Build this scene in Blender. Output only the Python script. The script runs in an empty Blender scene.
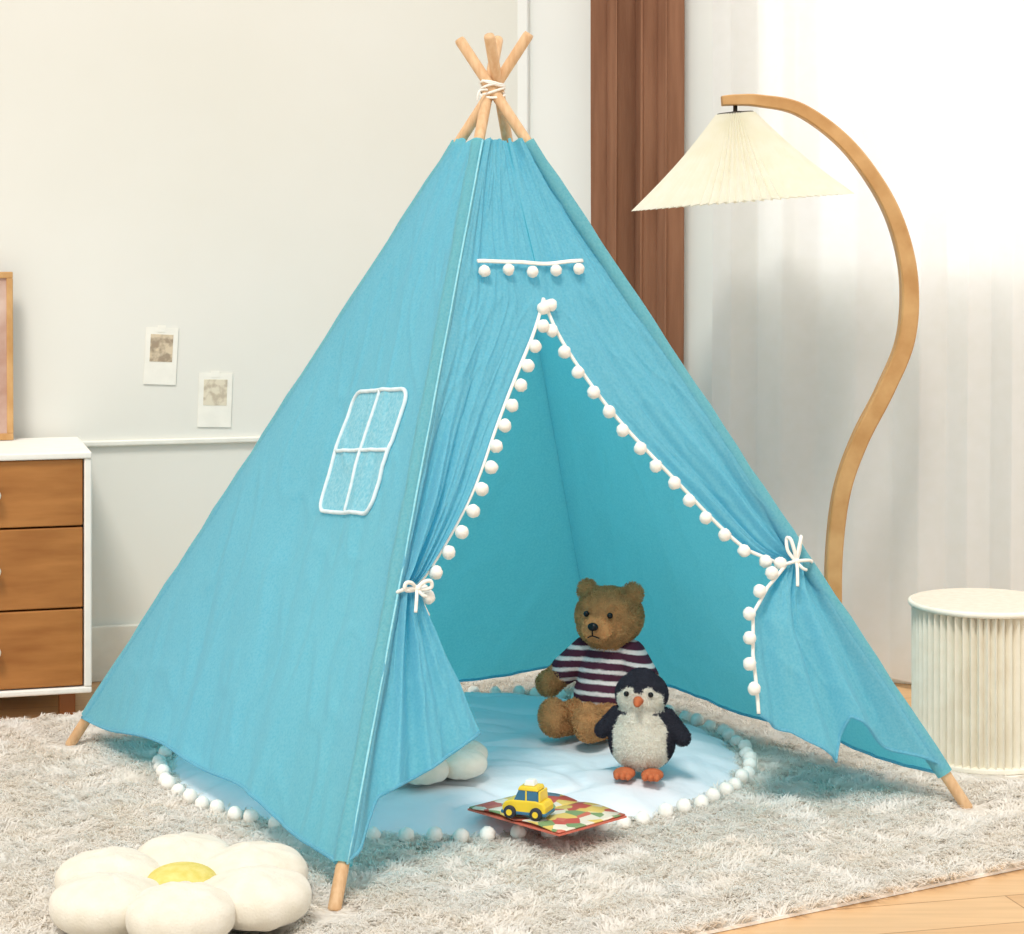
import bpy, math, random
import numpy as np
from mathutils import Vector, Matrix, noise
random.seed(7); rng=np.random.default_rng(7)
S=bpy.context.scene
S.view_settings.view_transform='Standard'
S.view_settings.look='None'
V=Vector
def lin(r,g,b):
    def c(x):
        x/=255.0
        return x/12.92 if x<=0.04045 else ((x+0.055)/1.055)**2.4
    return (c(r),c(g),c(b),1.0)

# ---------------- materials ----------------
def mat(name,col,rough=0.7,col2=None,nscale=30,bump=0.0,bscale=200,trans=0.0,tcol=None,stretch=None,attr=False,metal=0.0,sheen=0.0,nmin=.35,nmax=.65,transp=0.0,spec=0.3,bdist=0.002):
    m=bpy.data.materials.new(name); m.use_nodes=True
    nt=m.node_tree; N=nt.nodes; L=nt.links
    p=N['Principled BSDF']; out=N['Material Output']
    p.inputs['Roughness'].default_value=rough
    p.inputs['Metallic'].default_value=metal
    p.inputs['Specular IOR Level'].default_value=spec
    if sheen: p.inputs['Sheen Weight'].default_value=sheen
    tc=N.new('ShaderNodeTexCoord'); mp=N.new('ShaderNodeMapping')
    L.new(tc.outputs['Object'],mp.inputs['Vector'])
    if stretch: mp.inputs['Scale'].default_value=stretch
    nz=N.new('ShaderNodeTexNoise'); nz.inputs['Scale'].default_value=nscale; nz.inputs['Detail'].default_value=5
    L.new(mp.outputs[0],nz.inputs['Vector'])
    rp=N.new('ShaderNodeValToRGB'); rp.color_ramp.elements[0].position=nmin; rp.color_ramp.elements[1].position=nmax
    rp.color_ramp.elements[0].color=col; rp.color_ramp.elements[1].color=col2 or tuple(min(1,c*1.06) for c in col[:3])+(1,)
    L.new(nz.outputs['Fac'],rp.inputs['Fac'])
    csock=rp.outputs['Color']
    if attr:
        a=N.new('ShaderNodeAttribute'); a.attribute_name='Col'
        mx=N.new('ShaderNodeMix'); mx.data_type='RGBA'; mx.blend_type='MULTIPLY'; mx.inputs[0].default_value=1.0
        L.new(a.outputs['Color'],mx.inputs[6]); L.new(csock,mx.inputs[7]); csock=mx.outputs[2]
    L.new(csock,p.inputs['Base Color'])
    if bump:
        b=N.new('ShaderNodeBump'); b.inputs['Strength'].default_value=bump; b.inputs['Distance'].default_value=bdist
        n2=N.new('ShaderNodeTexNoise'); n2.inputs['Scale'].default_value=bscale; n2.inputs['Detail'].default_value=3
        L.new(mp.outputs[0],n2.inputs['Vector']); L.new(n2.outputs['Fac'],b.inputs['Height']); L.new(b.outputs[0],p.inputs['Normal'])
    last=p.outputs[0]
    if trans:
        t=N.new('ShaderNodeBsdfTranslucent')
        if tcol: t.inputs['Color'].default_value=tcol
        else: L.new(csock,t.inputs['Color'])
        ms=N.new('ShaderNodeMixShader'); ms.inputs[0].default_value=trans
        L.new(last,ms.inputs[1]); L.new(t.outputs[0],ms.inputs[2]); last=ms.outputs[0]
    if transp:
        t=N.new('ShaderNodeBsdfTransparent'); ms=N.new('ShaderNodeMixShader'); ms.inputs[0].default_value=transp
        L.new(last,ms.inputs[1]); L.new(t.outputs[0],ms.inputs[2]); last=ms.outputs[0]
    L.new(last,out.inputs['Surface'])
    return m

M_fab=mat('teal_linen',lin(122,198,214),0.85,lin(154,220,230),nscale=230,bump=0.5,bscale=480,trans=0.50,tcol=lin(88,216,244),nmin=.3,nmax=.7,sheen=.15)
M_fab2=mat('teal_window_panel',lin(124,204,220),0.85,lin(176,230,238),nscale=160,bump=.6,bscale=400,trans=0.3,tcol=lin(80,208,238),nmin=.3,nmax=.7)
M_white=mat('white_cotton',lin(242,238,228),0.9,lin(250,247,240),nscale=80,bump=.4,bscale=300)
M_pole=mat('pine_pole',lin(212,170,126),0.5,lin(226,190,148),nscale=20,stretch=(6,6,1))
M_wall=mat('cream_wall',lin(230,228,218),0.9,lin(235,233,225),nscale=1.2,bump=.05,bscale=60)
M_wall2=mat('pale_wall',lin(232,232,227),0.9,lin(238,238,233),nscale=1.2)
M_trim=mat('white_trim',lin(234,232,223),0.6)
M_brown=mat('brown_drape',lin(136,94,70),0.85,lin(152,108,82),nscale=40,bump=.2,bscale=300,stretch=(1,1,.1))
M_sheer=mat('sheer_curtain',lin(242,242,239),0.9,lin(246,246,245),nscale=30,trans=0.45,tcol=lin(249,249,248),transp=.10)
M_rug=mat('rug_pile',lin(253,248,240),0.95,lin(255,252,247),nscale=9,attr=True,trans=.5)
M_rugb=mat('rug_backing',lin(248,243,234),0.95,lin(252,247,239),nscale=60)
M_bent=mat('bent_ash_wood',lin(190,142,88),0.5,lin(210,166,112),nscale=14,stretch=(1,6,1))
M_shade=mat('pleated_shade',lin(244,241,224),0.85,lin(248,246,234),nscale=30,trans=.35,tcol=lin(250,246,228))
M_metal=mat('dark_metal',lin(60,55,50),0.4,metal=.8)
M_paper=mat('stool_paper',lin(238,232,216),0.8,lin(244,240,226),nscale=30)
M_stooltop=mat('stool_top',lin(226,215,198),0.6,lin(233,223,208),nscale=60)
M_cabw=mat('cabinet_white',lin(238,234,226),0.5)
M_cab=mat('walnut_drawer',lin(150,94,44),0.42,lin(184,124,66),nscale=6,stretch=(1,1,6),nmin=.25,nmax=.75)
M_cabl=mat('cabinet_leg_wood',lin(140,88,50),0.5)
M_pet=mat('plush_petal',lin(224,216,198),0.95,lin(232,225,210),nscale=30,bump=.6,bscale=250,sheen=.2)
M_yel=mat('plush_yellow',lin(212,198,104),0.95,lin(226,212,132),nscale=60,bump=.6,bscale=250)
M_mat=mat('mat_satin',lin(226,231,237),0.6,lin(236,240,244),nscale=6,bump=.5,bscale=10,bdist=.02)
M_fur=mat('plush_fur',(1,1,1,1),0.95,(.92,.92,.92,1),nscale=90,attr=True,trans=.25)
M_black=mat('black_glossy',lin(20,18,18),0.25)
M_orange=mat('penguin_orange',lin(184,96,58),0.8,lin(200,112,70),nscale=80,bump=.3)

# ---------------- mesh helpers ----------------
class MB:
    def __init__(s): s.v=[]; s.f=[]
    def add(s,v,f):
        o=len(s.v); s.v+= [tuple(x) for x in v]; s.f+=[tuple(i+o for i in q) for q in f]; return s
    def obj(s,name,m,parent=None,smooth=True,world=True,bevel=0,solid=0,sub=0):
        me=bpy.data.meshes.new(name); me.from_pydata(s.v,[],s.f); me.update()
        if smooth: me.polygons.foreach_set('use_smooth',[True]*len(me.polygons))
        if m: me.materials.append(m)
        o=bpy.data.objects.new(name,me); S.collection.objects.link(o)
        if solid:
            d=o.modifiers.new('s','SOLIDIFY'); d.thickness=solid; d.offset=0
        if bevel:
            d=o.modifiers.new('b','BEVEL'); d.width=bevel; d.segments=3; d.limit_method='ANGLE'; d.angle_limit=.7
        if sub:
            d=o.modifiers.new('u','SUBSURF'); d.levels=sub; d.render_levels=sub
        if parent:
            o.parent=parent
            if world: o.matrix_parent_inverse=Matrix.Translation(-V(parent.location))
        return o
def empty(name,loc=(0,0,0),rot=0,scale=1):
    e=bpy.data.objects.new(name,None); e.location=loc; e.rotation_euler=(0,0,rot); e.scale=(scale,)*3
    e.empty_display_size=.05; S.collection.objects.link(e); return e
def grid(f,nu,nv):
    v=[f(i/nu,j/nv) for j in range(nv+1) for i in range(nu+1)]
    q=[(j*(nu+1)+i,j*(nu+1)+i+1,(j+1)*(nu+1)+i+1,(j+1)*(nu+1)+i) for j in range(nv) for i in range(nu)]
    return v,q
def tube(pts,r,n=10,closed=False,cap=True,flat=None):
    pts=[V(p) for p in pts]; m=len(pts); v=[];f=[]
    up=None
    for i,p in enumerate(pts):
        a=pts[(i-1)%m] if (closed or i>0) else p; b=pts[(i+1)%m] if (closed or i<m-1) else p
        t=(b-a).normalized()
        if up is None:
            up=V((0,0,1)) if abs(t.z)<.9 else V((1,0,0))
        s=(up-t*up.dot(t)).normalized(); up=s; w=t.cross(s)
        rr=r(i/(m-1)) if callable(r) else r
        for k in range(n):
            a_=2*math.pi*k/n
            v.append(p+s*(rr*math.cos(a_))+w*(rr*math.sin(a_)))
    rows=m if closed else m-1
    for i in range(rows):
        for k in range(n):
            j=(i+1)%m
            f.append((i*n+k,i*n+(k+1)%n,j*n+(k+1)%n,j*n+k))
    if cap and not closed:
        f.append(tuple(range(n))[::-1]); f.append(tuple((m-1)*n+k for k in range(n)))
    return v,f
def sphere(c,r,nu=16,nv=10,jit=0,fn=None):
    c=V(c); r=(r,)*3 if not hasattr(r,'__len__') else r
    v=[];f=[]
    def P(th,ph):
        d=V((math.sin(th)*math.cos(ph),math.sin(th)*math.sin(ph),math.cos(th)))
        k=1+jit*(random.random()-.5)
        if fn: k*=fn(d)
        return c+V((d.x*r[0],d.y*r[1],d.z*r[2]))*k
    v.append(P(0,0))
    for j in range(1,nv):
        for i in range(nu): v.append(P(math.pi*j/nv,2*math.pi*i/nu))
    v.append(P(math.pi,0))
    for i in range(nu): f.append((0,1+i,1+(i+1)%nu))
    for j in range(nv-2):
        for i in range(nu):
            a=1+j*nu; b=a+nu
            f.append((a+i,b+i,b+(i+1)%nu,a+(i+1)%nu))
    e=len(v)-1; a=1+(nv-2)*nu
    for i in range(nu): f.append((e,a+(i+1)%nu,a+i))
    return v,f
def cr(pts,n=8,closed=False):
    P=[V(p) for p in pts]; out=[]; m=len(P)
    for i in range(m if closed else m-1):
        g=(lambda k:P[k%m]) if closed else (lambda k:P[max(0,min(m-1,k))])
        a,b,c,d=g(i-1),g(i),g(i+1),g(i+2)
        for k in range(n):
            t=k/n
            out.append(.5*((2*b)+(c-a)*t+(2*a-5*b+4*c-d)*t*t+(3*b-a-3*c+d)*t**3))
    if not closed: out.append(P[-1])
    return out
def box(x0,x1,y0,y1,z0,z1,o=(0,0),ex=(1,0),ey=(0,1)):
    v=[]
    for z in (z0,z1):
        for x,y in ((x0,y0),(x1,y0),(x1,y1),(x0,y1)):
            v.append((o[0]+ex[0]*x+ey[0]*y,o[1]+ex[1]*x+ey[1]*y,z))
    return v,[(3,2,1,0),(4,5,6,7),(0,1,5,4),(1,2,6,5),(2,3,7,6),(3,0,4,7)]
def disc(c,r,z0,z1,n=64,rf=None):
    v=[];rf=rf or (lambda a:r)
    for z in (z0,z1):
        for k in range(n):
            a=2*math.pi*k/n; v.append((c[0]+rf(a)*math.cos(a),c[1]+rf(a)*math.sin(a),z))
    f=[tuple(range(n))[::-1],tuple(range(n,2*n))]+[(k,(k+1)%n,n+(k+1)%n,n+k) for k in range(n)]
    return v,f
def interp(xs,ys,x):
    return float(np.interp(x,xs,ys))
def smooth_table(tab):
    pts=cr([V((a,b,0)) for a,b in tab],8); xs=[p.x for p in pts]; ys=[p.y for p in pts]
    o=np.argsort(xs); xs=np.array(xs)[o]; ys=np.array(ys)[o]
    return lambda x: float(np.interp(x,xs,ys))
def even(pts,step,off=0):
    out=[];d=off
    for a,b in zip(pts[:-1],pts[1:]):
        L=(b-a).length
        while d<=L:
            out.append((a+(b-a)*(d/L) if L>0 else a,(b-a).normalized())); d+=step
        d-=L
    return out
def pom(mb,c,r): mb.add(*sphere(c,r,14,9,jit=.16))

# ---------------- camera ----------------
cd=bpy.data.cameras.new('camera'); cam=bpy.data.objects.new('camera',cd); S.collection.objects.link(cam)
cam.location=(0,0,1.1); cam.rotation_euler=(math.pi/2,0,0)
cd.lens=2150/1024*36; cd.sensor_width=36; cd.shift_y=-237/1024; cd.clip_end=100
S.camera=cam

# ---------------- room ----------------
eL=(.961,.276); nL=(-.276,.961); oL=(-1.058,5.234)     # left wall frame
eR=(.940,-.342); nR=(.342,.940); oR=(.047,5.551)       # right wall frame (nR outwards)
MB().add(*box(-2.6,1.165,0,.1,0,2.6,oL,eL,nL)).obj('wall_left',M_wall,smooth=False)
w=MB()
w.add(*box(-.02,.64,0,.1,0,2.6,oR,eR,nR)); w.add(*box(.64,2.0,0,.1,0,.98,oR,eR,nR))
w.add(*box(.64,2.0,0,.1,2.35,2.6,oR,eR,nR)); w.add(*box(2.0,2.8,0,.1,0,2.6,oR,eR,nR))
w.obj('wall_right',M_wall2,smooth=False)
MB().add(*box(-2.6,1.15,-.018,0,0,.135,oL,eL,nL)).obj('baseboard_left',M_trim,smooth=False,bevel=.004)
MB().add(*box(0,2.8,-.015,0,0,.10,oR,eR,nR)).obj('baseboard_right',M_trim,smooth=False,bevel=.004)
t=MB().add(*box(-2.6,1.15,-.012,0,.572,.586,oL,eL,nL))
t.obj('trim_1',M_trim,smooth=False,bevel=.004)
MB().add(*box(-.03,.0,-.02,0,.1,2.6,oR,eR,nR)).obj('trim_2',M_wall2,smooth=False,bevel=.004)
wn=MB()
for a,b,c,d in ((.64,.69,.98,2.35),(1.95,2.0,.98,2.35),(1.3,1.34,.98,2.35)): wn.add(*box(a,b,.02,.07,c,d,oR,eR,nR))
for c,d in ((.98,1.03),(2.30,2.35)): wn.add(*box(.64,2.0,.02,.07,c,d,oR,eR,nR))
wn.obj('window_1',M_trim,smooth=False,bevel=.004)

# floor
fm=bpy.data.materials.new('oak_floor'); fm.use_nodes=True; nt=fm.node_tree; N=nt.nodes; L=nt.links
tc=N.new('ShaderNodeTexCoord'); mp=N.new('ShaderNodeMapping'); mp.inputs['Rotation'].default_value=(0,0,math.radians(-14))
br=N.new('ShaderNodeTexBrick'); br.inputs['Scale'].default_value=1; br.inputs['Brick Width'].default_value=1.1; br.inputs['Row Height'].default_value=.13
br.inputs['Mortar Size'].default_value=.0015; br.inputs['Color1'].default_value=lin(216,172,122); br.inputs['Color2'].default_value=lin(226,186,138); br.inputs['Mortar'].default_value=lin(170,125,80)
nz=N.new('ShaderNodeTexNoise'); nz.inputs['Scale'].default_value=4; nz.inputs['Detail'].default_value=8
mp2=N.new('ShaderNodeMapping'); mp2.inputs['Scale'].default_value=(1,14,1); mp2.inputs['Rotation'].default_value=(0,0,math.radians(-14))
mx=N.new('ShaderNodeMix'); mx.data_type='RGBA'; mx.blend_type='MULTIPLY'; mx.inputs[0].default_value=.35
L.new(tc.outputs['Object'],mp.inputs[0]); L.new(mp.outputs[0],br.inputs['Vector']); L.new(tc.outputs['Object'],mp2.inputs[0]); L.new(mp2.outputs[0],nz.inputs['Vector'])
L.new(br.outputs['Color'],mx.inputs[6]); L.new(nz.outputs['Color'],mx.inputs[7]); 
rp=N.new('ShaderNodeValToRGB'); rp.color_ramp.elements[0].position=.3; rp.color_ramp.elements[1].position=.7; rp.color_ramp.elements[0].color=(.6,.55,.5,1)
L.new(nz.outputs['Fac'],rp.inputs[0]); L.new(rp.outputs[0],mx.inputs[7]); L.new(mx.outputs[2],N['Principled BSDF'].inputs['Base Color'])
N['Principled BSDF'].inputs['Roughness'].default_value=.4
MB().add(*box(-4.2,4,.5,6.6,-.05,0)).obj('floor',fm,smooth=False)

# curtains
def curtain(s0,s1,off,amp,wl,z0,z1,name,m,seed):
    n=int((s1-s0)/wl*18)
    def f(u,v):
        s=s0+(s1-s0)*u; z=z0+(z1-z0)*v
        ph=2*math.pi*s/wl+1.6*math.sin(s*9+seed)+.25*math.sin(z*2+seed)
        y=-off-amp*(.7*math.sin(ph)+.3*math.sin(ph*.53+seed))*(1-.15*v)
        x=s+.25*amp*math.sin(2*ph)
        return (oR[0]+eR[0]*x+nR[0]*y,oR[1]+eR[1]*x+nR[1]*y,z)
    return MB().add(*grid(f,n,24)).obj(name,m)
curtain(.205,.425,.08,.040,.060,.02,2.45,'brown_curtain',M_brown,1.3)
curtain(.50,1.9,.07,.024,.135,.02,2.45,'sheer_curtain',M_sheer,2.1)
MB().add(*tube([(oR[0]+eR[0]*s-nR[0]*.07,oR[1]+eR[1]*s-nR[1]*.07,2.475) for s in (.08,2.0)],.012)).obj('curtain_rod',M_pole)

# ---------------- rug ----------------
A=V((-.287,3.453,0)); B=V((-.943,4.566,0)); C=V((.866,4.064,0)); D=V((.210,5.177,0)); AP=V((-.039,4.315,1.377))
SC=(.978,4.455)
rugE=empty('shag_rug',(0,4,0))
poly=[(-1.6,2.21),(1.63,4.15),(.9,4.86),(.22,5.30),(-.26,5.25),(-1.76,4.36),(-2.3,3.4)]
n=len(poly)
MB().add([(x,y,z) for z in (0.001,.006) for x,y in poly],[tuple(range(n))[::-1],tuple(range(n,2*n))]+[(k,(k+1)%n,n+(k+1)%n,n+k) for k in range(n)]).obj('rug_base',M_rugb,rugE,smooth=False)
def inpoly(x,y):
    c=np.zeros(len(x),bool); j=n-1
    for i in range(n):
        xi,yi=poly[i]; xj,yj=poly[j]
        c^=((yi>y)!=(yj>y))&(x<(xj-xi)*(y-yi)/(yj-yi+1e-12)+xi); j=i
    return c
matC=(-.115,4.41); matR=.585
NP=800000
x=rng.uniform(-1.5,1.63,NP); y=rng.uniform(2.9,5.3,NP)
k=inpoly(x,y)&((x-matC[0])**2+(y-matC[1])**2>(matR-.03)**2)&(np.abs(x)<.26*y+.12)&((x-SC[0])**2+(y-SC[1])**2>.152**2)
x=x[k];y=y[k];K=len(x)
press=np.ones(K)
for c in (A,B,C): 
    dd=np.hypot(x-c.x,(y-c.y+.02)*.7); press=np.minimum(press,np.clip((dd-.015)/.05,.12,1))
dd=np.hypot(x-SC[0],y-SC[1])-.15; press=np.minimum(press,np.clip(dd/.10,.15,1))
dd=np.hypot(x+.523,y-3.40)-.16; press=np.minimum(press,np.clip(dd/.05,.2,1))
def fld(x,y,s,o):
    return (np.sin(x*s+1.7*np.sin(y*s*.8+o)+o)+np.sin(y*s*1.13+1.9*np.sin(x*s*.71-o)+2*o))*.5
ang=2.2*fld(x,y,17,.4)+1.8*fld(x,y,47,1.9)+1.0*fld(x,y,95,.9)+rng.normal(0,.5,K)-1.2
Ln=rng.uniform(.018,.036,K); hh=.014+.003*fld(x,y,65,.7)+.0035*fld(x,y,140,3.1)+rng.normal(0,.0025,K)
hh=np.clip(hh,.006,.030)*press
dx,dy=np.cos(ang),np.sin(ang); wd=rng.uniform(.0010,.0019,K)
P=np.zeros((K,5,3),np.float32)
for i,(a,h) in enumerate(((0,0),(0,0),(.45,.9),(.45,.9),(1.0,.85))):
    sg=(-1,1,-1,1,0)[i]
    P[:,i,0]=x+dx*Ln*a-dy*wd*sg*.9; P[:,i,1]=y+dy*Ln*a+dx*wd*sg*.9; P[:,i,2]=.006+hh*h
P[:,4,2]+=rng.normal(0,.003,K)*press
P[:,:,2]=np.maximum(P[:,:,2],.004)
def strands(name,P,cols,m,parent,world=True,root=.97):
    K=len(P); me=bpy.data.meshes.new(name)
    me.vertices.add(K*5); me.vertices.foreach_set('co',P.reshape(-1).astype(np.float32))
    base=(np.arange(K)*5)[:,None]
    li=np.concatenate([base+np.array([[0,1,3,2]]),base+np.array([[2,3,4]])],1).reshape(-1).astype(np.int32)
    me.loops.add(K*7); me.loops.foreach_set('vertex_index',li)
    me.polygons.add(K*2)
    ls=np.concatenate([np.arange(K)[:,None]*7,np.arange(K)[:,None]*7+4],1).reshape(-1).astype(np.int32)
    me.polygons.foreach_set('loop_start',ls)
    me.update(calc_edges=True)
    me.polygons.foreach_set('use_smooth',np.ones(K*2,bool))
    ca=me.color_attributes.new('Col','FLOAT_COLOR','POINT')
    c=np.ones((K,5,4),np.float32); c[:,:,:3]=cols[:,None,:]; c[:,:2,:3]*=root
    ca.data.foreach_set('color',c.reshape(-1))
    me.materials.append(m)
    o=bpy.data.objects.new(name,me); S.collection.objects.link(o); o.parent=parent
    if world: o.matrix_parent_inverse=Matrix.Translation(-V(parent.location))
    return o
sh=rng.uniform(.96,1.0,K)
strands('rug_pile',P,np.stack([sh,sh,sh],1),M_rug,rugE)

# ---------------- round mat ----------------
mE=empty('round_play_mat',(matC[0],matC[1],0))
def matf(u,v):
    r=matR*v; a=2*math.pi*u
    z=.040*(1-v**10)+.012
    x_,y_=r*math.cos(a),r*math.sin(a)
    nn=noise.noise(V((x_*5,y_*5,1)))*.008+noise.noise(V((x_*14,y_*14,4)))*.005
    nn-=.010*max(0,1-abs(noise.noise(V((x_*4+3,y_*6,8))))*9)
    z+=nn*(1-v**6)
    z+=.004*math.sin(a*34)*v**8
    return (matC[0]+x_,matC[1]+y_,z)
MB().add(*grid(matf,260,90)).obj('mat_top',M_mat,mE)
MB().add(*disc(matC,matR-.003,.007,.016)).obj('mat_bottom',M_mat,mE)
pm=MB()
for k in range(74):
    a=2*math.pi*k/74+random.uniform(-.012,.012); r=matR+.014+random.uniform(-.004,.004)
    pom(pm,(matC[0]+r*math.cos(a),matC[1]+r*math.sin(a),.025+random.uniform(-.002,.004)),.0145)
pm.obj('mat_pompoms',M_white,mE)

# ---------------- tent ----------------
T=empty('teepee_tent',(-.039,4.315,0))
cen=V((AP.x,AP.y,0))
pm=MB(); slv=MB(); seam=MB()
TT=.925
for nm,c,ztop,off in (('a',A,1.482,.008),('b',B,1.485,.010),('c',C,1.475,.010),('d',D,1.478,.008)):
    h=(cen-c).normalized(); tg=V((-h.y,h.x,0))
    if nm=='d': c=c-h*.030
    X=AP+tg*off+V((0,0,.008)); 
    if nm=='d': X=X-h*.014
    d=(X-c)
    end=c+d*(ztop/1.377); 
    st=c+d*.003
    pm.add(*tube([st,st+d*.003,c+d*.5,end-d*.003,end],lambda q:.0112 if 0<q<1 else .0095,14))
    m_=30; rs=.0160 if nm!='d' else .0150
    pts=[c+d*(.05+(TT-.055)*i/m_) for i in range(m_+1)]
    slv.add(*tube(pts,lambda q:rs-.001*q+.0008*math.sin(q*90)+.0010*math.sin(q*37),14,cap=False))
    if nm=='a':
        sd=V((1,-.25,0)).normalized()
        seam.add(*tube([p-h*.010+sd*.0112+V((0,0,.003)) for p in pts],.0022,6))
pm.obj('tent_poles',M_pole,T)
slv.obj('pole_sleeves',M_fab,T)
M_seam=mat('seam_binding',lin(134,204,218),.9,lin(158,216,226),nscale=150)
seam.obj('corner_seam',M_seam,T)
cord=MB()
for k in range(5):
    z=1.372+.006*k; 
    cord.add(*tube([(AP.x+.024*math.cos(a),AP.y+.024*math.sin(a),z+.008*math.sin(a+k*1.3)) for a in [2*math.pi*i/24 for i in range(24)]],.0026,6,closed=True))
cord.add(*tube(cr([(AP.x-.01,AP.y-.025,1.38),(AP.x-.026,AP.y-.04,1.376),(AP.x-.03,AP.y-.04,1.358)]),.0022,6))
cord.obj('top_cord',M_white,T)

def face_pt(P0,P1,s,t): return (P0*(1-s)+P1*s)*(1-t)+AP*t
def nrm(P0,P1):
    n_=(P1-P0).cross(AP-P0).normalized(); mid=(P0+P1)/2-cen
    return n_ if n_.dot(mid)>0 else -n_
nAB=nrm(A,B); nAC=nrm(A,C); nBD=nrm(B,D); nDC=nrm(D,C)
OUT=.011
def facefun(P0,P1,nn,seed,sag=.018,lift=.018,wr=1.0,out=OUT):
    def surf(s,t):
        b=math.sin(math.pi*s)
        dsp=-sag*b*(1-t)+out
        dsp+=wr*b*(.012*noise.noise(V((s*5*(1-t)+seed,t*2.2,seed)))+.007*noise.noise(V((s*13*(1-t)+seed,t*4+s*3,seed+5))))
        b3=min(1,s*8,(1-s)*8)
        dsp+=wr*b3*.0028*noise.noise(V((s*30*(1.1-t)+seed,t*5-s*4,seed+9)))
        # faint tension creases running diagonally from the poles
        cz=noise.noise(V((s*9*(1.1-t)+t*3+seed,t*9-s*3,seed+21)))
        dsp+=wr*b3*.0024*max(0,1-abs(cz)*7)
        g=max(0,(t-.68)/.24)
        dsp+=g*.005*math.sin(s*24+seed)*b
        return face_pt(P0,P1,s,t)+nn*dsp
    def f(u,v):
        tb=.046+lift*math.sin(math.pi*u)+.004*math.sin(u*17+seed)
        return surf(u,tb+(TT+.004*math.sin(u*21)-tb)*v)
    return surf,f
sAB,fAB=facefun(A,B,nAB,2.0,lift=.022,wr=1.5)
sBD,fBD=facefun(B,D,nBD,5.0,lift=.004,wr=1.1,out=0,sag=.010)
sDC,fDC=facefun(D,C,nDC,9.0,lift=.006,wr=1.1,out=0,sag=.010)
for nm,f in (('side_panel_1',fAB),('side_panel_2',fBD),('side_panel_3',fDC)):
    MB().add(*grid(f,130,150)).obj(nm,M_fab,T)
hem=MB()
for f in (fAB,fBD,fDC): hem.add(*tube([f(i/60,0.0) for i in range(61)],.0035,6))
# ---- front flaps
seL=smooth_table([(.16,.19),(.29,.09),(.34,.046),(.365,.075),(.44,.153),(.53,.229),(.6,.315),(.66,.42),(.7,.49)])
seR=smooth_table([(.15,.73),(.2,.745),(.275,.80),(.30,.85),(.33,.935),(.345,.91),(.363,.868),(.44,.787),(.525,.68),(.61,.575),(.66,.52),(.7,.49)])
def flap(side):
    tk=.338 if side=='L' else .330
    def st(u,v):
        if v>.4:
            t=tk+(TT-tk)*(v-.4)/.6
            se=.49 if t>=.7 else (seL(t) if side=='L' else seR(t))
        else:
            wv=1-v/.4   #0 at tie ->1 hem
            if side=='L':
                hm=interp([0,.08,.16,.55,1],[.05,.06,.115,.140,.178],u); se=interp([0,.12,.3,.65,1],[.046,.070,.11,.175,.222],wv)
            else:
                hm=interp([0,.2,.42,.5,.62,.8,1],[.058,.09,.135,.115,.085,.13,.155],u); se=interp([0,.15,.32,.6,1],[.935,.86,.80,.765,.735],wv)
            t=tk+(hm-tk)*wv
        s=se*u if side=='L' else 1-(1-se)*u
        return s,t
    def f(u,v):
        s,t=st(u,v)
        g=max(0,min(1,(.72-t)/.3)) if t>tk else 1
        b=min(1,u*4)
        wv=(1-v/.4) if v<.4 else 0
        npl=3.5 if side=='L' else 3.0
        amp=(.004+.009*g)*(1-.5*wv) + (.014 if side=='L' else .020)*wv
        if t>=.70: amp*=0
        elif t>.5: amp*=(.7-t)/.2
        ph=2*math.pi*npl*(u**(.9 if side=='L' else 1.2))+(.5 if side=='L' else 1.2)+.6*math.sin(t*9)
        dsp=amp*math.sin(ph)*b*(.7+.3*math.sin(u*5+1))
        dsp+=amp*.25*math.sin(ph*2.3+2+3*t)*b*(1-.6*wv)
        dsp+=.010*noise.noise(V((u*4,t*7,3 if side=='L' else 8)))*min(1,u*5)
        dsp+=.004*noise.noise(V((u*16,t*9+u*5,3 if side=='L' else 8)))*min(1,u*8)*min(1,(1-u)*8+.0)
        cz=noise.noise(V((u*5+t*5,t*10-u*4,33)))
        dsp+=.003*max(0,1-abs(cz)*7)*min(1,u*6,(1-u)*6)
        dsp+=-.010*math.sin(math.pi*min(1,max(0,s)))*(1-t)*0.6
        gg=max(0,(t-.70)/.22); dsp+=gg*.005*math.sin(s*26)
        dsp-= wv*u*.05
        if t>tk: dsp-= .02*g*u
        return face_pt(A,C,s,t)+nAC*(dsp+OUT)
    return f
fL=flap('L'); fR=flap('R')
MB().add(*grid(fL,100,190)).obj('door_flap_left',M_fab,T)
MB().add(*grid(fR,110,190)).obj('door_flap_right',M_fab,T)
for f in (fL,fR): hem.add(*tube([f(i/60,0.0) for i in range(61)],.003,6))
hem.obj('hems',M_fab,T)
trim=MB(); poms=MB()
vslit=.4+.6*(.7-.338)/(TT-.338)
eL_=[fL(1,v) for v in np.linspace(vslit,.33,60)]
vslitR=.4+.6*(.7-.33)/(TT-.33)
eR_=[fR(1,v) for v in np.linspace(vslitR,.0,110)]
trim.add(*tube([p+nAC*.003 for p in eL_],.0036,8)); trim.add(*tube([p+nAC*.003 for p in eR_],.0036,8))
up=(AP-(A+C)/2).normalized(); al=(C-A).normalized()
for (p,tg) in even(eL_,.046,.012):
    o=tg.cross(nAC).normalized(); o=o if o.dot(al)>0 else -o
    pom(poms,p+o*.013+nAC*.008+al*random.uniform(-.003,.003),.0125)
for (p,tg) in even(eR_,.046,.02):
    o=tg.cross(nAC).normalized(); o=o if o.dot(al)<0 else -o
    pom(poms,p+o*.011+nAC*.008+al*random.uniform(-.003,.003),.0125)
hp=[face_pt(A,C,s,.748+.002*math.sin(s*9))+nAC*(OUT+.009+.002*math.sin(s*20)) for s in np.linspace(.09,.80,30)]
for q in (-.002,.001): trim.add(*tube([p+up*q for p in hp],.0025,6))
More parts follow.
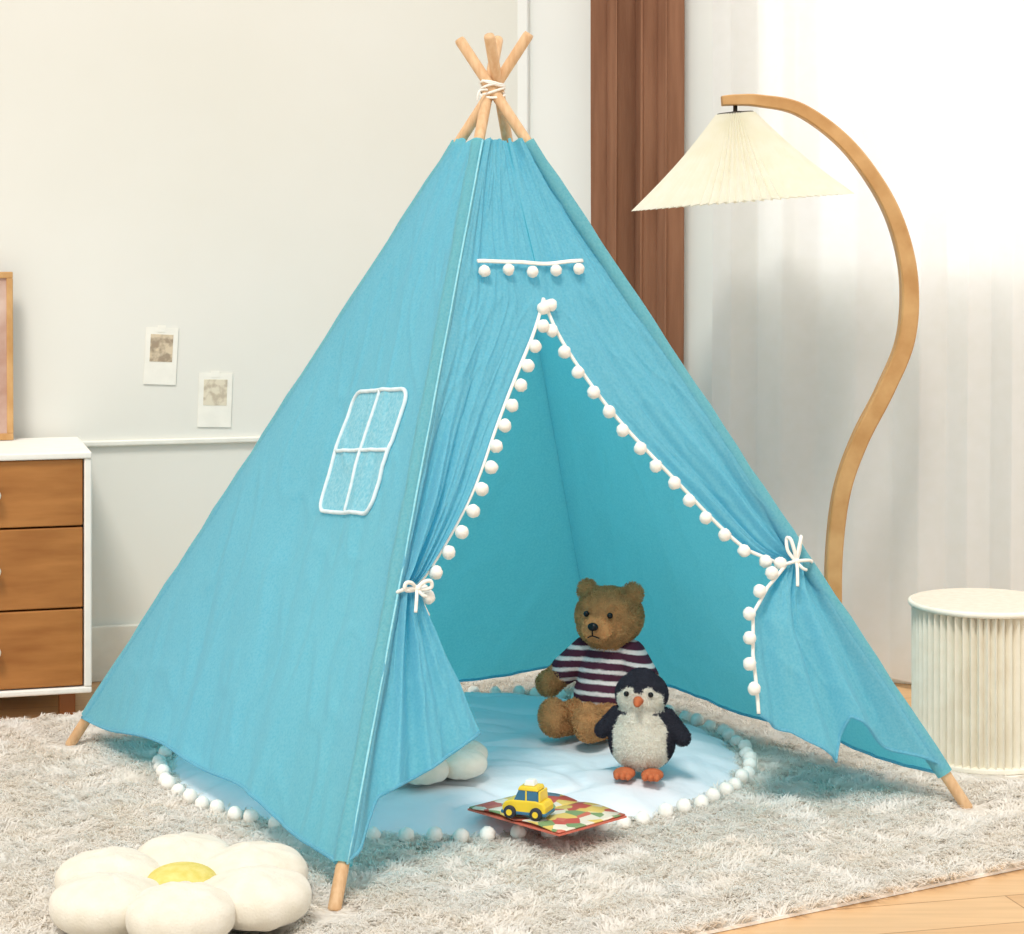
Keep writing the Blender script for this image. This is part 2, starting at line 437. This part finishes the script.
for i,s in enumerate((.14,.29,.44,.59,.74)):
    pom(poms,face_pt(A,C,s,.735+.002*math.sin(i*2.1))+nAC*(OUT+.012),.0115)
trim.obj('white_piping',M_white,T); poms.obj('pompom_trim',M_white,T)
# sewn window
q_=[(.165,.580),(.595,.568),(.508,.408),(.200,.419)] # TR TL BL BR
def wq(a,b):
    s=(q_[0][0]*(1-a)+q_[1][0]*a)*(1-b)+(q_[3][0]*(1-a)+q_[2][0]*a)*b
    t_=(q_[0][1]*(1-a)+q_[1][1]*a)*(1-b)+(q_[3][1]*(1-a)+q_[2][1]*a)*b
    return s,t_
def wp(a,b,o): s,t_=wq(a,b); return sAB(s-.02,t_)+nAB*o
rc=.12; ol=[]
for cx,cy,a0 in ((1-rc,rc,-90),(1-rc,1-rc,0),(rc,1-rc,90),(rc,rc,180)):
    for k in range(7):
        a=math.radians(a0+15*k); ol.append((cx+rc*math.cos(a),cy+rc*math.sin(a)))
full=[]
for i in range(len(ol)):
    a=ol[i]; b=ol[(i+1)%len(ol)]; m_=max(1,int(math.hypot(b[0]-a[0],b[1]-a[1])/.05))
    for k in range(m_): full.append((a[0]+(b[0]-a[0])*k/m_,a[1]+(b[1]-a[1])*k/m_))
wm=MB(); wm.add(*tube([wp(a,b,.0035) for a,b in full],.0042,6,closed=True))
wm.add(*tube([wp(.5,b,.0035) for b in np.linspace(0,1,20)],.0038,6)); wm.add(*tube([wp(a,.5,.0035) for a in np.linspace(0,1,20)],.0038,6))
M_pip=mat('pale_piping',lin(208,226,230),.9,lin(224,236,239),nscale=90)
wm.obj('window_piping',M_pip,T)
def wpan(u,v):
    a,b=u,v
    ca=max(0,rc-min(a,1-a)); lim=rc-math.sqrt(max(0,rc*rc-ca*ca)); b=lim+(1-2*lim)*b
    return wp(a,b,.0022)
MB().add(*grid(wpan,40,40)).obj('window_panel',M_fab2,T)
# bows
def bow(c,name,sc=1.0,upw=False):
    b=MB(); c=c+nAC*.02
    def P(x,y,z=0): return c+al*(x*sc)+up*(y*sc)+nAC*z
    for sg in (-1,1):
        if upw: lp=[P(0,0),P(.006*sg,.025,.01),P(.016*sg+.006,.055,.012),P(.022*sg+.008,.06,.004),P(.018*sg+.002,.03,0),P(0,0)]
        else: lp=[P(0,0),P(.018*sg,.012,.01),P(.036*sg,.012,.012),P(.038*sg,-.002,.006),P(.018*sg,-.004,0),P(0,0)]
        b.add(*tube(cr(lp,6),.0036,6))
        tl=[P(0,0),P(.008*sg,-.02,.006),P(.020*sg,-.045+.02*sg,.004)]
        b.add(*tube(cr(tl,6),.0034,6))
    b.add(*sphere(c+nAC*.003,.006))
    return b
cL=fL(.75,.4); cR=fR(.75,.4)
bL=bow(cL,'x',.66); bR=bow(cR,'y',.75,upw=True)
for (p0,p1,b) in ((face_pt(A,C,.0,.338)+nAC*OUT,fL(1,.4),bL),(face_pt(A,C,1.0,.33)+nAC*OUT,fR(1,.4),bR)):
    m=(p0+p1)/2; hx=(p1-p0)/2*1.1
    b.add(*tube([m+hx*math.cos(a)+nAC*(.022*math.sin(a)) for a in [2*math.pi*i/24 for i in range(24)]],.0034,6,closed=True))
bL.obj('tie_bow_left',M_white,T); bR.obj('tie_bow_right',M_white,T)

# ---------------- floor lamp ----------------
LY=4.93
lp=empty('floor_lamp',(.75,LY,0))
def lz(x,z): return V((x*.986,LY,1.1+(z-1.1)*.986))
LP=[(.488,1.400),(.52,1.402),(.577,1.400),(.670,1.379),(.774,1.302),(.856,1.193),(.902,1.088),(.923,.972),(.914,.844),(.867,.728),(.808,.612),(.767,.495),(.749,.356),(.747,.216),(.752,.1),(.758,.012)]
pts=cr([lz(*p) for p in LP],8)
v=[];f=[]; m_=len(pts)
for i,p in enumerate(pts):
    tg=(pts[min(m_-1,i+1)]-pts[max(0,i-1)]).normalized(); s=V((0,1,0)); nn=tg.cross(s)
    wf=interp([0,.2,.5,1],[.011,.015,.020,.017],i/(m_-1)); de=.022
    for a,b in ((-1,-.8),(-.8,-1),(.8,-1),(1,-.8),(1,.8),(.8,1),(-.8,1),(-1,.8)): v.append(p+nn*(wf*a)+s*(de*b))
for i in range(m_-1):
    for k in range(8): f.append((i*8+k,i*8+(k+1)%8,(i+1)*8+(k+1)%8,(i+1)*8+k))
f.append(tuple(range(8))[::-1]); f.append(tuple((m_-1)*8+k for k in range(8)))
MB().add(v,f).obj('bentwood_arm',M_bent,lp,smooth=False)
MB().add(*disc((.74,LY),.13,.001,.022)).obj('lamp_base',M_bent,lp,smooth=False,bevel=.006)
sc_=V((.528,LY,1.165)); R=Matrix.Rotation(math.radians(-4.5),3,'Y')
NPL=72
def shf(u,v):
    a=2*math.pi*u
    z=.203*v; r=.243*(1-v)+.042*v - .010*math.sin(math.pi*v)
    zz=abs(((u*NPL)%1)*2-1)
    r+=(.5-zz)*(.018*(1-v)+.007)
    zoff=(zz-.5)*.004*(1-v)
    return sc_+R@V((r*math.cos(a),r*math.sin(a),z+zoff))
MB().add(*grid(shf,NPL*4,14)).obj('pleated_shade',M_shade,lp,smooth=False)
k=MB(); top=sc_+R@V((0,0,.203))
k.add(*tube([sc_+R@V((.040*math.cos(a),.040*math.sin(a),.203)) for a in [2*math.pi*i/30 for i in range(30)]],.0025,6,closed=True))
for a in (0,1,2): k.add(*tube([sc_+R@V((.040*math.cos(a*2.1),.040*math.sin(a*2.1),.203)),top+V((0,0,.004))],.002,6))
k.add(*tube([top+V((0,0,-.05)),top,V((top.x,LY,1.392))],.005,8))
k.obj('shade_fitting',M_metal,lp)
M_bulb=mat('bulb_glass',lin(250,248,240),.2)
MB().add(*sphere(top+V((0,0,-.08)),(.028,.028,.034))).obj('bulb',M_bulb,lp)

# ---------------- stool ----------------
st=empty('paper_accordion_stool',(SC[0],SC[1],0)); c=SC
def stf(u,v):
    a=2*math.pi*u; zz=abs(((u*56)%1)*2-1)
    r=.138+.010*(1-2*zz)
    return (c[0]+r*math.cos(a),c[1]+r*math.sin(a),.018+.302*v)
MB().add(*grid(stf,56*4,4)).obj('pleated_body',M_paper,st,smooth=False)
MB().add(*disc(c,.150,.320,.334)).obj('seat_disc',M_stooltop,st,smooth=False,bevel=.004)
MB().add(*tube([(c[0]+.150*math.cos(a),c[1]+.150*math.sin(a),.327) for a in [2*math.pi*i/64 for i in range(64)]],.006,8,closed=True)).obj('seat_rim',M_paper,st)
MB().add(*disc(c,.148,.007,.018)).obj('bottom_disc',M_paper,st,smooth=False,bevel=.003)

# ---------------- cabinet ----------------
cb=empty('drawer_cabinet',(-1.35,4.8,0)); o=(-.9475,4.85)
def bx(*a): return box(*a,o=o,ex=eL,ey=nL)
cw=MB()
W=-.82; 
cw.add(*bx(W,0,-.004,.37,.585,.600)); cw.add(*bx(W,0,0,.37,.056,.070)); cw.add(*bx(-.017,0,0,.37,.07,.585)); cw.add(*bx(W,W+.017,0,.37,.07,.585)); cw.add(*bx(W,0,.35,.37,.07,.585))
cw.obj('cabinet_frame',M_cabw,cb,smooth=False,bevel=.004)
dr=MB(); kn=MB()
for x0,x1 in ((-.405,-.020),(W+.020,-.411)):
    for z0,z1 in ((.073,.245),(.2495,.4295),(.434,.583)):
        dr.add(*bx(x0,x1,.006,.3,z0,z1))
        xm=-.213 if x0>-.5 else (x0+x1)/2
        kx=(o[0]+eL[0]*xm-nL[0]*.012,o[1]+eL[1]*xm-nL[1]*.012,(z0+z1)/2)
        kn.add(*sphere(kx,.013))
dr.obj('drawers',M_cab,cb,smooth=False,bevel=.003); kn.obj('knobs',M_cabw,cb)
lg=MB()
for x in (-.07,W+.05):
    for y_ in (.03,.31): lg.add(*bx(x,x+.036,y_,y_+.036,.001,.058))
lg.obj('cabinet_legs',M_cabl,cb,smooth=False,bevel=.003)
# picture frame
pf=empty('picture_frame',(-1.30,5.0,.6)); 
po=(-1.155-.30*eL[0]-.0,5.115-.30*eL[1])
def pbx(x0,x1,y0,y1,z0,z1):
    vv,ff=box(x0,x1,y0,y1,z0,z1,o=po,ex=eL,ey=nL); return [(a-.276*(z-.6)*.08,b+.961*(z-.6)*.08,z) for a,b,z in vv],ff
fr=MB(); 
fr.add(*pbx(0,.27,0,.015,.601,.617)); fr.add(*pbx(0,.27,0,.015,.985,1.0)); fr.add(*pbx(0,.015,0,.015,.617,.985)); fr.add(*pbx(.255,.27,0,.015,.617,.985))
fr.obj('frame_border',M_bent,pf,smooth=False,bevel=.002)
M_pink=mat('pink_print',lin(176,136,118),.8,lin(214,188,174),nscale=8)
MB().add(*pbx(.015,.255,.005,.012,.617,.985)).obj('frame_print',M_pink,pf,smooth=False)
# wall photos
M_card=mat('photo_card',lin(243,240,230),.7); M_ph1=mat('photo_print_a',lin(222,204,176),.6,lin(168,150,128),nscale=40,nmin=.45,nmax=.6); M_ph2=mat('photo_print_b',lin(230,220,198),.6,lin(200,186,164),nscale=50,nmin=.45,nmax=.6)
for i,(s,z,w_,h_,rot,mm) in enumerate(((.202,.79,.079,.14,-3,M_ph1),(.335,.679,.083,.134,-2,M_ph2))):
    e=empty('wall_photo',(oL[0]+eL[0]*s,oL[1]+eL[1]*s,z))
    ca,sa=math.cos(math.radians(rot)),math.sin(math.radians(rot))
    def card(x0,x1,z0,z1,y0,y1):
        v=[]
        for y_ in (y0,y1):
            for a,b in ((x0,z0),(x1,z0),(x1,z1),(x0,z1)):
                xx=a*ca-b*sa; zz=a*sa+b*ca
                v.append((oL[0]+eL[0]*(s+xx)+nL[0]*y_,oL[1]+eL[1]*(s+xx)+nL[1]*y_,z+zz))
        return v,[(0,1,2,3),(7,6,5,4),(0,4,5,1),(1,5,6,2),(2,6,7,3),(3,7,4,0)]
    MB().add(*card(-w_/2,w_/2,-h_/2,h_/2,-.003,-.001)).obj('card',M_card,e,smooth=False)
    MB().add(*card(-w_*.35,w_*.35,-h_*.10,h_*.38,-.0036,-.003)).obj('print',mm,e,smooth=False)
    MB().add(*card(-w_*.15,w_*.1,h_*.42,h_*.54,-.004,-.0030)).obj('tape',M_card,e,smooth=False)

# ---------------- daisy cushions ----------------
def daisy(name,cx,cy,z0,R_,rot,n=6):
    e=empty(name,(cx,cy,z0)); k=R_/.21
    pt=MB()
    for i in range(n):
        a=rot+2*math.pi*i/n; ca,sa=math.cos(a),math.sin(a)
        sv,sf=sphere((0,0,0),1,48,28)
        vv=[]
        for p in sv:
            x_,y_,z_=p
            rr=math.hypot(x_,y_)
            z_=math.copysign(abs(z_)**.8,z_)
            X=.122+.090*x_; Y=.079*y_*(1+.20*x_); Z=.043*z_*(1-.3*max(0,-x_))
            Z*= 1+.05*math.sin(9*math.atan2(y_,x_)+i)*rr
            Z+=.003*noise.noise(V((x_*3+i*5,y_*3,z_)))
            vv.append((cx+k*(X*ca-Y*sa),cy+k*(X*sa+Y*ca),z0+k*(.046+Z)))
        pt.add(vv,sf)
    pt.obj('petals',M_pet,e)
    MB().add(*sphere((cx,cy,z0+k*.058),(k*.054,k*.054,k*.024),32,16)).obj('flower_center',M_yel,e)
daisy('daisy_cushion',-.522,3.40,.012,.216,math.radians(-82))
daisy('daisy_cushion.001',-.168,4.13,.056,.13,math.radians(-30))

# ---------------- plush helpers ----------------
def capsule(a,b,r0,r1,n=8):
    a=V(a);b=V(b); out=[]
    for i in range(n+1):
        q=i/n; out.append(sphere(a+(b-a)*q,r0+(r1-r0)*q,16,10))
    return out
def remesh(parts,vox=.004,smooth_it=6):
    mb=MB()
    for p in parts: mb.add(*p)
    o=mb.obj('tmp',None)
    r=o.modifiers.new('r','REMESH'); r.mode='VOXEL'; r.voxel_size=vox; r.use_smooth_shade=True
    s=o.modifiers.new('s','SMOOTH'); s.factor=.5; s.iterations=smooth_it
    dg=bpy.context.evaluated_depsgraph_get(); me=bpy.data.meshes.new_from_object(o.evaluated_get(dg))
    bpy.data.objects.remove(o); return me
def plush(name,me,colf,m,parent,nfur,flen,fw):
    nv=len(me.vertices); co=np.zeros(nv*3,np.float32); me.vertices.foreach_get('co',co); co=co.reshape(-1,3)
    no=np.array([v.normal[:] for v in me.vertices],np.float32)
    ca=me.color_attributes.new('Col','FLOAT_COLOR','POINT')
    cols=np.array([colf(*p) for p in co],np.float32)
    ca.data.foreach_set('color',np.concatenate([cols,np.ones((nv,1),np.float32)],1).reshape(-1))
    me.materials.clear(); me.materials.append(m)
    me.polygons.foreach_set('use_smooth',[True]*len(me.polygons))
    o=bpy.data.objects.new(name,me); S.collection.objects.link(o); o.parent=parent
    if nfur:
        tri=np.array([p.vertices[:3] for p in me.polygons]); 
        fi=rng.integers(0,len(tri),nfur); w_=rng.dirichlet((1,1,1),nfur).astype(np.float32)
        b=(co[tri[fi]]*w_[:,:,None]).sum(1); nn=no[tri[fi][:,0]]
        rd=rng.normal(0,1,(nfur,3)).astype(np.float32); tg=np.cross(nn,rd); tg/=np.linalg.norm(tg,axis=1)[:,None]+1e-9
        side=np.cross(nn,tg)
        P=np.zeros((nfur,5,3),np.float32); l=rng.uniform(.6,1.2,nfur)[:,None]*flen
        for i,(sg,a,c_) in enumerate(((-1,0,0),(1,0,0),(-1,.6,.25),(1,.6,.25),(0,.8,.9))):
            P[:,i]=b+nn*l*a+tg*l*c_+side*fw*sg
        cc=np.array([colf(*p) for p in b],np.float32)*rng.uniform(.88,1.15,(nfur,1))
        strands(name+'_pile',P,np.clip(cc,0,1).astype(np.float32),m,parent,world=False)
    return o

# ---------------- teddy bear ----------------
bE=empty('teddy_bear',(.204,4.50,.056),math.radians(-24),.97)
brown=np.array(lin(220,166,112)[:3]); 
hd=[sphere((0,0,.243),(.074,.066,.062),24,16),sphere((0,-.015,.225),(.064,.058,.045),24,16)]
hd+=[sphere((sg*.052,.004,.294),(.024,.014,.024),16,12) for sg in (-1,1)]
mz=[sphere((0,-.064,.226),(.034,.030,.027),20,12)]
neck=[sphere((0,0,.19),(.045,.042,.04),16,10)]
tor=[sphere((0,.0,.115),(.066,.056,.082),24,16),sphere((0,-.01,.07),(.070,.062,.062),24,16)]
arms=[];pawsL=(-.122,-.030,.098);pawsR=(.112,-.045,.105)
arms+=capsule((-.052,-.005,.165),pawsL,.027,.025); arms+=capsule((.052,-.005,.165),pawsR,.027,.025)
arms.append(sphere((-.127,-.036,.094),.027)); arms.append(sphere((.113,-.05,.104),.027))
legs=capsule((-.045,-.03,.036),(-.072,-.12,.034),.036,.031)+capsule((.035,-.03,.036),(.008,-.135,.034),.036,.031)
legs+=[sphere((-.075,-.135,.046),(.031,.026,.040)),sphere((.010,-.150,.046),(.031,.026,.040))]
me=remesh(hd+mz+neck+tor+arms+legs)
def bcol(x_,y_,z_):
    c_=brown*(1.0+.25*noise.noise(V((x_,y_,z_))*60))
    if y_<-.07 and .19<z_<.25 and abs(x_)<.04: c_=c_*1.25
    return np.clip(c_,0,1)
plush('bear_body',me,bcol,M_fur,bE,42000,.006,.0007)
sw=[sphere((0,0,.118),(.072,.062,.082),24,16),sphere((0,-.010,.078),(.076,.068,.054),24,16)]
def cut(a,b,q): return tuple(a[i]+(b[i]-a[i])*q for i in range(3))
sw+=capsule((-.052,-.005,.165),cut((-.052,-.005,.165),pawsL,.62),.033,.032)+capsule((.052,-.005,.165),cut((.052,-.005,.165),pawsR,.68),.033,.032)
me=remesh(sw,.0025,8)
dk=np.array(lin(84,40,58)[:3]); wt=np.array(lin(240,222,216)[:3])
def scol(x_,y_,z_):
    q=(z_+.06*abs(x_))/.0225
    a=abs((q%1)-.5)*2
    k=min(1,max(0,(a-.60)/.10)); return wt*k+dk*(1-k)
M_knit=mat('knit',(1,1,1,1),.95,(.9,.9,.9,1),nscale=150,bump=.6,bscale=400,attr=True)
plush('striped_sweater',me,scol,M_knit,bE,0,0,0)
k=MB()
for sg in (-1,1): k.add(*sphere((sg*.027,-.066,.257),.0065))
k.add(*sphere((0,-.096,.236),(.012,.008,.009))); k.add(*tube([(0,-.099,.229),(0,-.099,.218)],.0015,6)); k.add(*tube(cr([(-.013,-.092,.212),(0,-.098,.217),(.013,-.092,.212)]),.0014,6))
k.obj('bear_face',M_black,bE,world=False)

# ---------------- penguin ----------------
pE=empty('plush_penguin',(.250,4.135,.058),math.radians(-12),.90)
pb=[sphere((0,0,.068),(.070,.058,.064),24,16),sphere((0,0,.105),(.058,.048,.055),24,16),sphere((0,-.004,.168),(.055,.048,.045),24,16),sphere((0,-.002,.198),(.032,.028,.022),16,10)]
wg=[]
wg+=capsule((-.052,.0,.120),(-.084,-.012,.088),.018,.015); wg+=capsule((.052,.0,.118),(.088,-.010,.080),.019,.017)
tl=[sphere((0,.05,.03),(.02,.025,.012))]
me=remesh(pb+wg+tl,.0035,5)
blk=np.array(lin(60,62,74)[:3]); whc=np.array(lin(255,249,236)[:3])
def pcol(x_,y_,z_):
    ax=abs(x_)
    if z_<.128:
        lim=.056 if z_<.1 else .056-.6*(z_-.1)
        return whc if (y_<-.006 and ax<lim) else blk
    if y_<-.008 and z_<.192 and ax<.048:
        if z_<.133 and ax>.028: return blk
        if ax<.009 and z_>.178: return blk
        if z_>.188-.7*max(0,ax-.024): return blk
        return whc
    return blk
plush('penguin_body',me,pcol,M_fur,pE,34000,.005,.0006)
k=MB(); 
sv,sf=sphere((0,-.058,.163),(.012,.020,.010),16,10); k.add([(p[0]*(1 if p[1]>-.055 else .8),p[1],p[2]-.15*max(0,-.055-p[1])) for p in sv],sf)
for sg in (-1,1):
    k.add(*sphere((sg*.030,-.052,.008),(.024,.030,.012),16,10))
    for q in (-1,0,1): k.add(*sphere((sg*.030+q*.012,-.076,.008),(.0075,.011,.008),12,8))
k.obj('beak_and_feet',M_orange,pE,world=False)
k=MB()
for sg in (-1,1): k.add(*sphere((sg*.026,-.050,.176),.0058))
k.obj('penguin_eyes',M_black,pE,world=False)

# ---------------- picture book ----------------
bm=bpy.data.materials.new('book_art'); bm.use_nodes=True; nt=bm.node_tree; N=nt.nodes; L=nt.links
tc=N.new('ShaderNodeTexCoord'); vo=N.new('ShaderNodeTexVoronoi'); vo.inputs['Scale'].default_value=42; L.new(tc.outputs['Object'],vo.inputs['Vector'])
rp=N.new('ShaderNodeValToRGB'); rp.color_ramp.interpolation='CONSTANT'; e=rp.color_ramp.elements
e[0].position=0; e[0].color=lin(196,84,70); e[1].position=.3; e[1].color=lin(226,196,104)
for p_,c_ in ((.46,lin(130,156,104)),(.56,lin(232,222,202)),(.70,lin(104,140,160)),(.78,lin(206,110,86)),(.88,lin(236,214,160))):
    q=e.new(p_); q.color=c_
L.new(vo.outputs['Color'],rp.inputs[0]); L.new(rp.outputs[0],N['Principled BSDF'].inputs['Base Color']); N['Principled BSDF'].inputs['Roughness'].default_value=.4
kE=empty('picture_book',(.062,3.840,.057),math.radians(-46),1.08)
def pg(sg):
    def f(u,v): 
        x_=sg*.105*u; return (x_,(v-.5)*.155,.003+.005*math.sin(math.pi*min(1,u*1.15))*(1-u*.4)+.002)
    return f
pgs=MB(); 
for sg in (-1,1): pgs.add(*grid(pg(sg),14,6))
pgs.obj('open_pages',bm,kE,world=False,solid=.002)
M_cov=mat('book_cover',lin(206,110,90),.4)
MB().add(*box(-.107,.107,-.079,.079,0,.003)).obj('cover',M_cov,kE,world=False,smooth=False)

# ---------------- toy car ----------------
M_cy=mat('toy_yellow',lin(236,202,58),.3); M_cw=mat('toy_white',lin(240,240,232),.3); M_cbl=mat('toy_blue_glass',lin(60,110,140),.15); M_ty=mat('tyre',lin(48,52,60),.7)
cE=empty('toy_car',(.028,3.785,.068),math.radians(158),1.0)
b_=MB()
prof=[(-.040,.010),(-.041,.022),(-.036,.030),(-.022,.033),(.022,.032),(.036,.028),(.041,.020),(.040,.010)]
hw=.0215
v=[(x_,-hw,z_) for x_,z_ in prof]+[(x_,hw,z_) for x_,z_ in prof]; n_=len(prof)
f=[tuple(range(n_)),tuple(range(n_,2*n_))[::-1]]+[(i,n_+i,n_+(i+1)%n_,(i+1)%n_) for i in range(n_)]
b_.add(v,f).obj('car_body',M_cy,cE,world=False,smooth=False,bevel=.003)
def cabf(x0,x1,x2,x3,z0,z1,h0,h1): 
    v=[(x0,-h0,z0),(x1,-h0,z0),(x1,h0,z0),(x0,h0,z0),(x2,-h1,z1),(x3,-h1,z1),(x3,h1,z1),(x2,h1,z1)]
    return v,[(3,2,1,0),(4,5,6,7),(0,1,5,4),(1,2,6,5),(2,3,7,6),(3,0,4,7)]
MB().add(*cabf(-.030,.020,-.024,.011,.031,.050,.0195,.017)).obj('car_windows',M_cbl,cE,world=False,smooth=False,bevel=.002)
k=MB(); k.add(*cabf(-.026,.013,-.023,.010,.049,.056,.0185,.0165))
for x_ in (-.029,-.004): k.add(*cabf(x_-.002,x_+.002,x_-.001,x_+.003,.031,.050,.0203,.0178))
k.obj('car_roof',M_cy,cE,world=False,smooth=False,bevel=.002)
MB().add(*cabf(-.016,.004,-.013,.001,.056,.066,.011,.009)).obj('roof_light',M_cw,cE,world=False,smooth=False,bevel=.002)
k=MB(); k.add(*box(-.043,.043,-.0225,.0225,.007,.013)); k.obj('bumper',M_cbl,cE,world=False,smooth=False,bevel=.002)
k=MB(); h=MB()
for x_ in (-.024,.025):
    for sg in (-1,1):
        k.add(*tube([(x_,sg*.015,.011),(x_,sg*.017,.011),(x_,sg*.025,.011),(x_,sg*.027,.011)],lambda q:.0115 if 0<q<1 else .0095,20))
        h.add(*tube([(x_,sg*.025,.011),(x_,sg*.0278,.011)],.0055,14))
k.obj('wheels',M_ty,cE,world=False); h.obj('hubs',M_cy,cE,world=False,smooth=False)

# ---------------- lights ----------------
W=bpy.data.worlds.new('world'); S.world=W; W.use_nodes=True
bg=W.node_tree.nodes['Background']; bg.inputs[0].default_value=(1.0,.982,.955,1); bg.inputs[1].default_value=.93
def sun(name,dirv,e,angle,col):
    d=bpy.data.lights.new(name,'SUN'); d.energy=e; d.angle=math.radians(angle); d.color=col
    o=bpy.data.objects.new(name,d); S.collection.objects.link(o); o.rotation_euler=V(dirv).to_track_quat('-Z','Y').to_euler(); o.location=(0,2,4)
sun('key_sun',(.16,.62,-1.0),2.0,14,(1,.965,.90))
ar=bpy.data.lights.new('window_daylight','AREA'); ar.energy=17; ar.size=1.4; ar.size_y=1.3; ar.shape='RECTANGLE'; ar.color=(1,.99,.97)
ao=bpy.data.objects.new('window_daylight',ar); S.collection.objects.link(ao)
ao.location=(oR[0]+eR[0]*1.7+nR[0]*.6,oR[1]+eR[1]*1.7+nR[1]*.6,1.8); ao.rotation_euler=V((-nR[0],-nR[1],-.15)).to_track_quat('-Z','Y').to_euler()
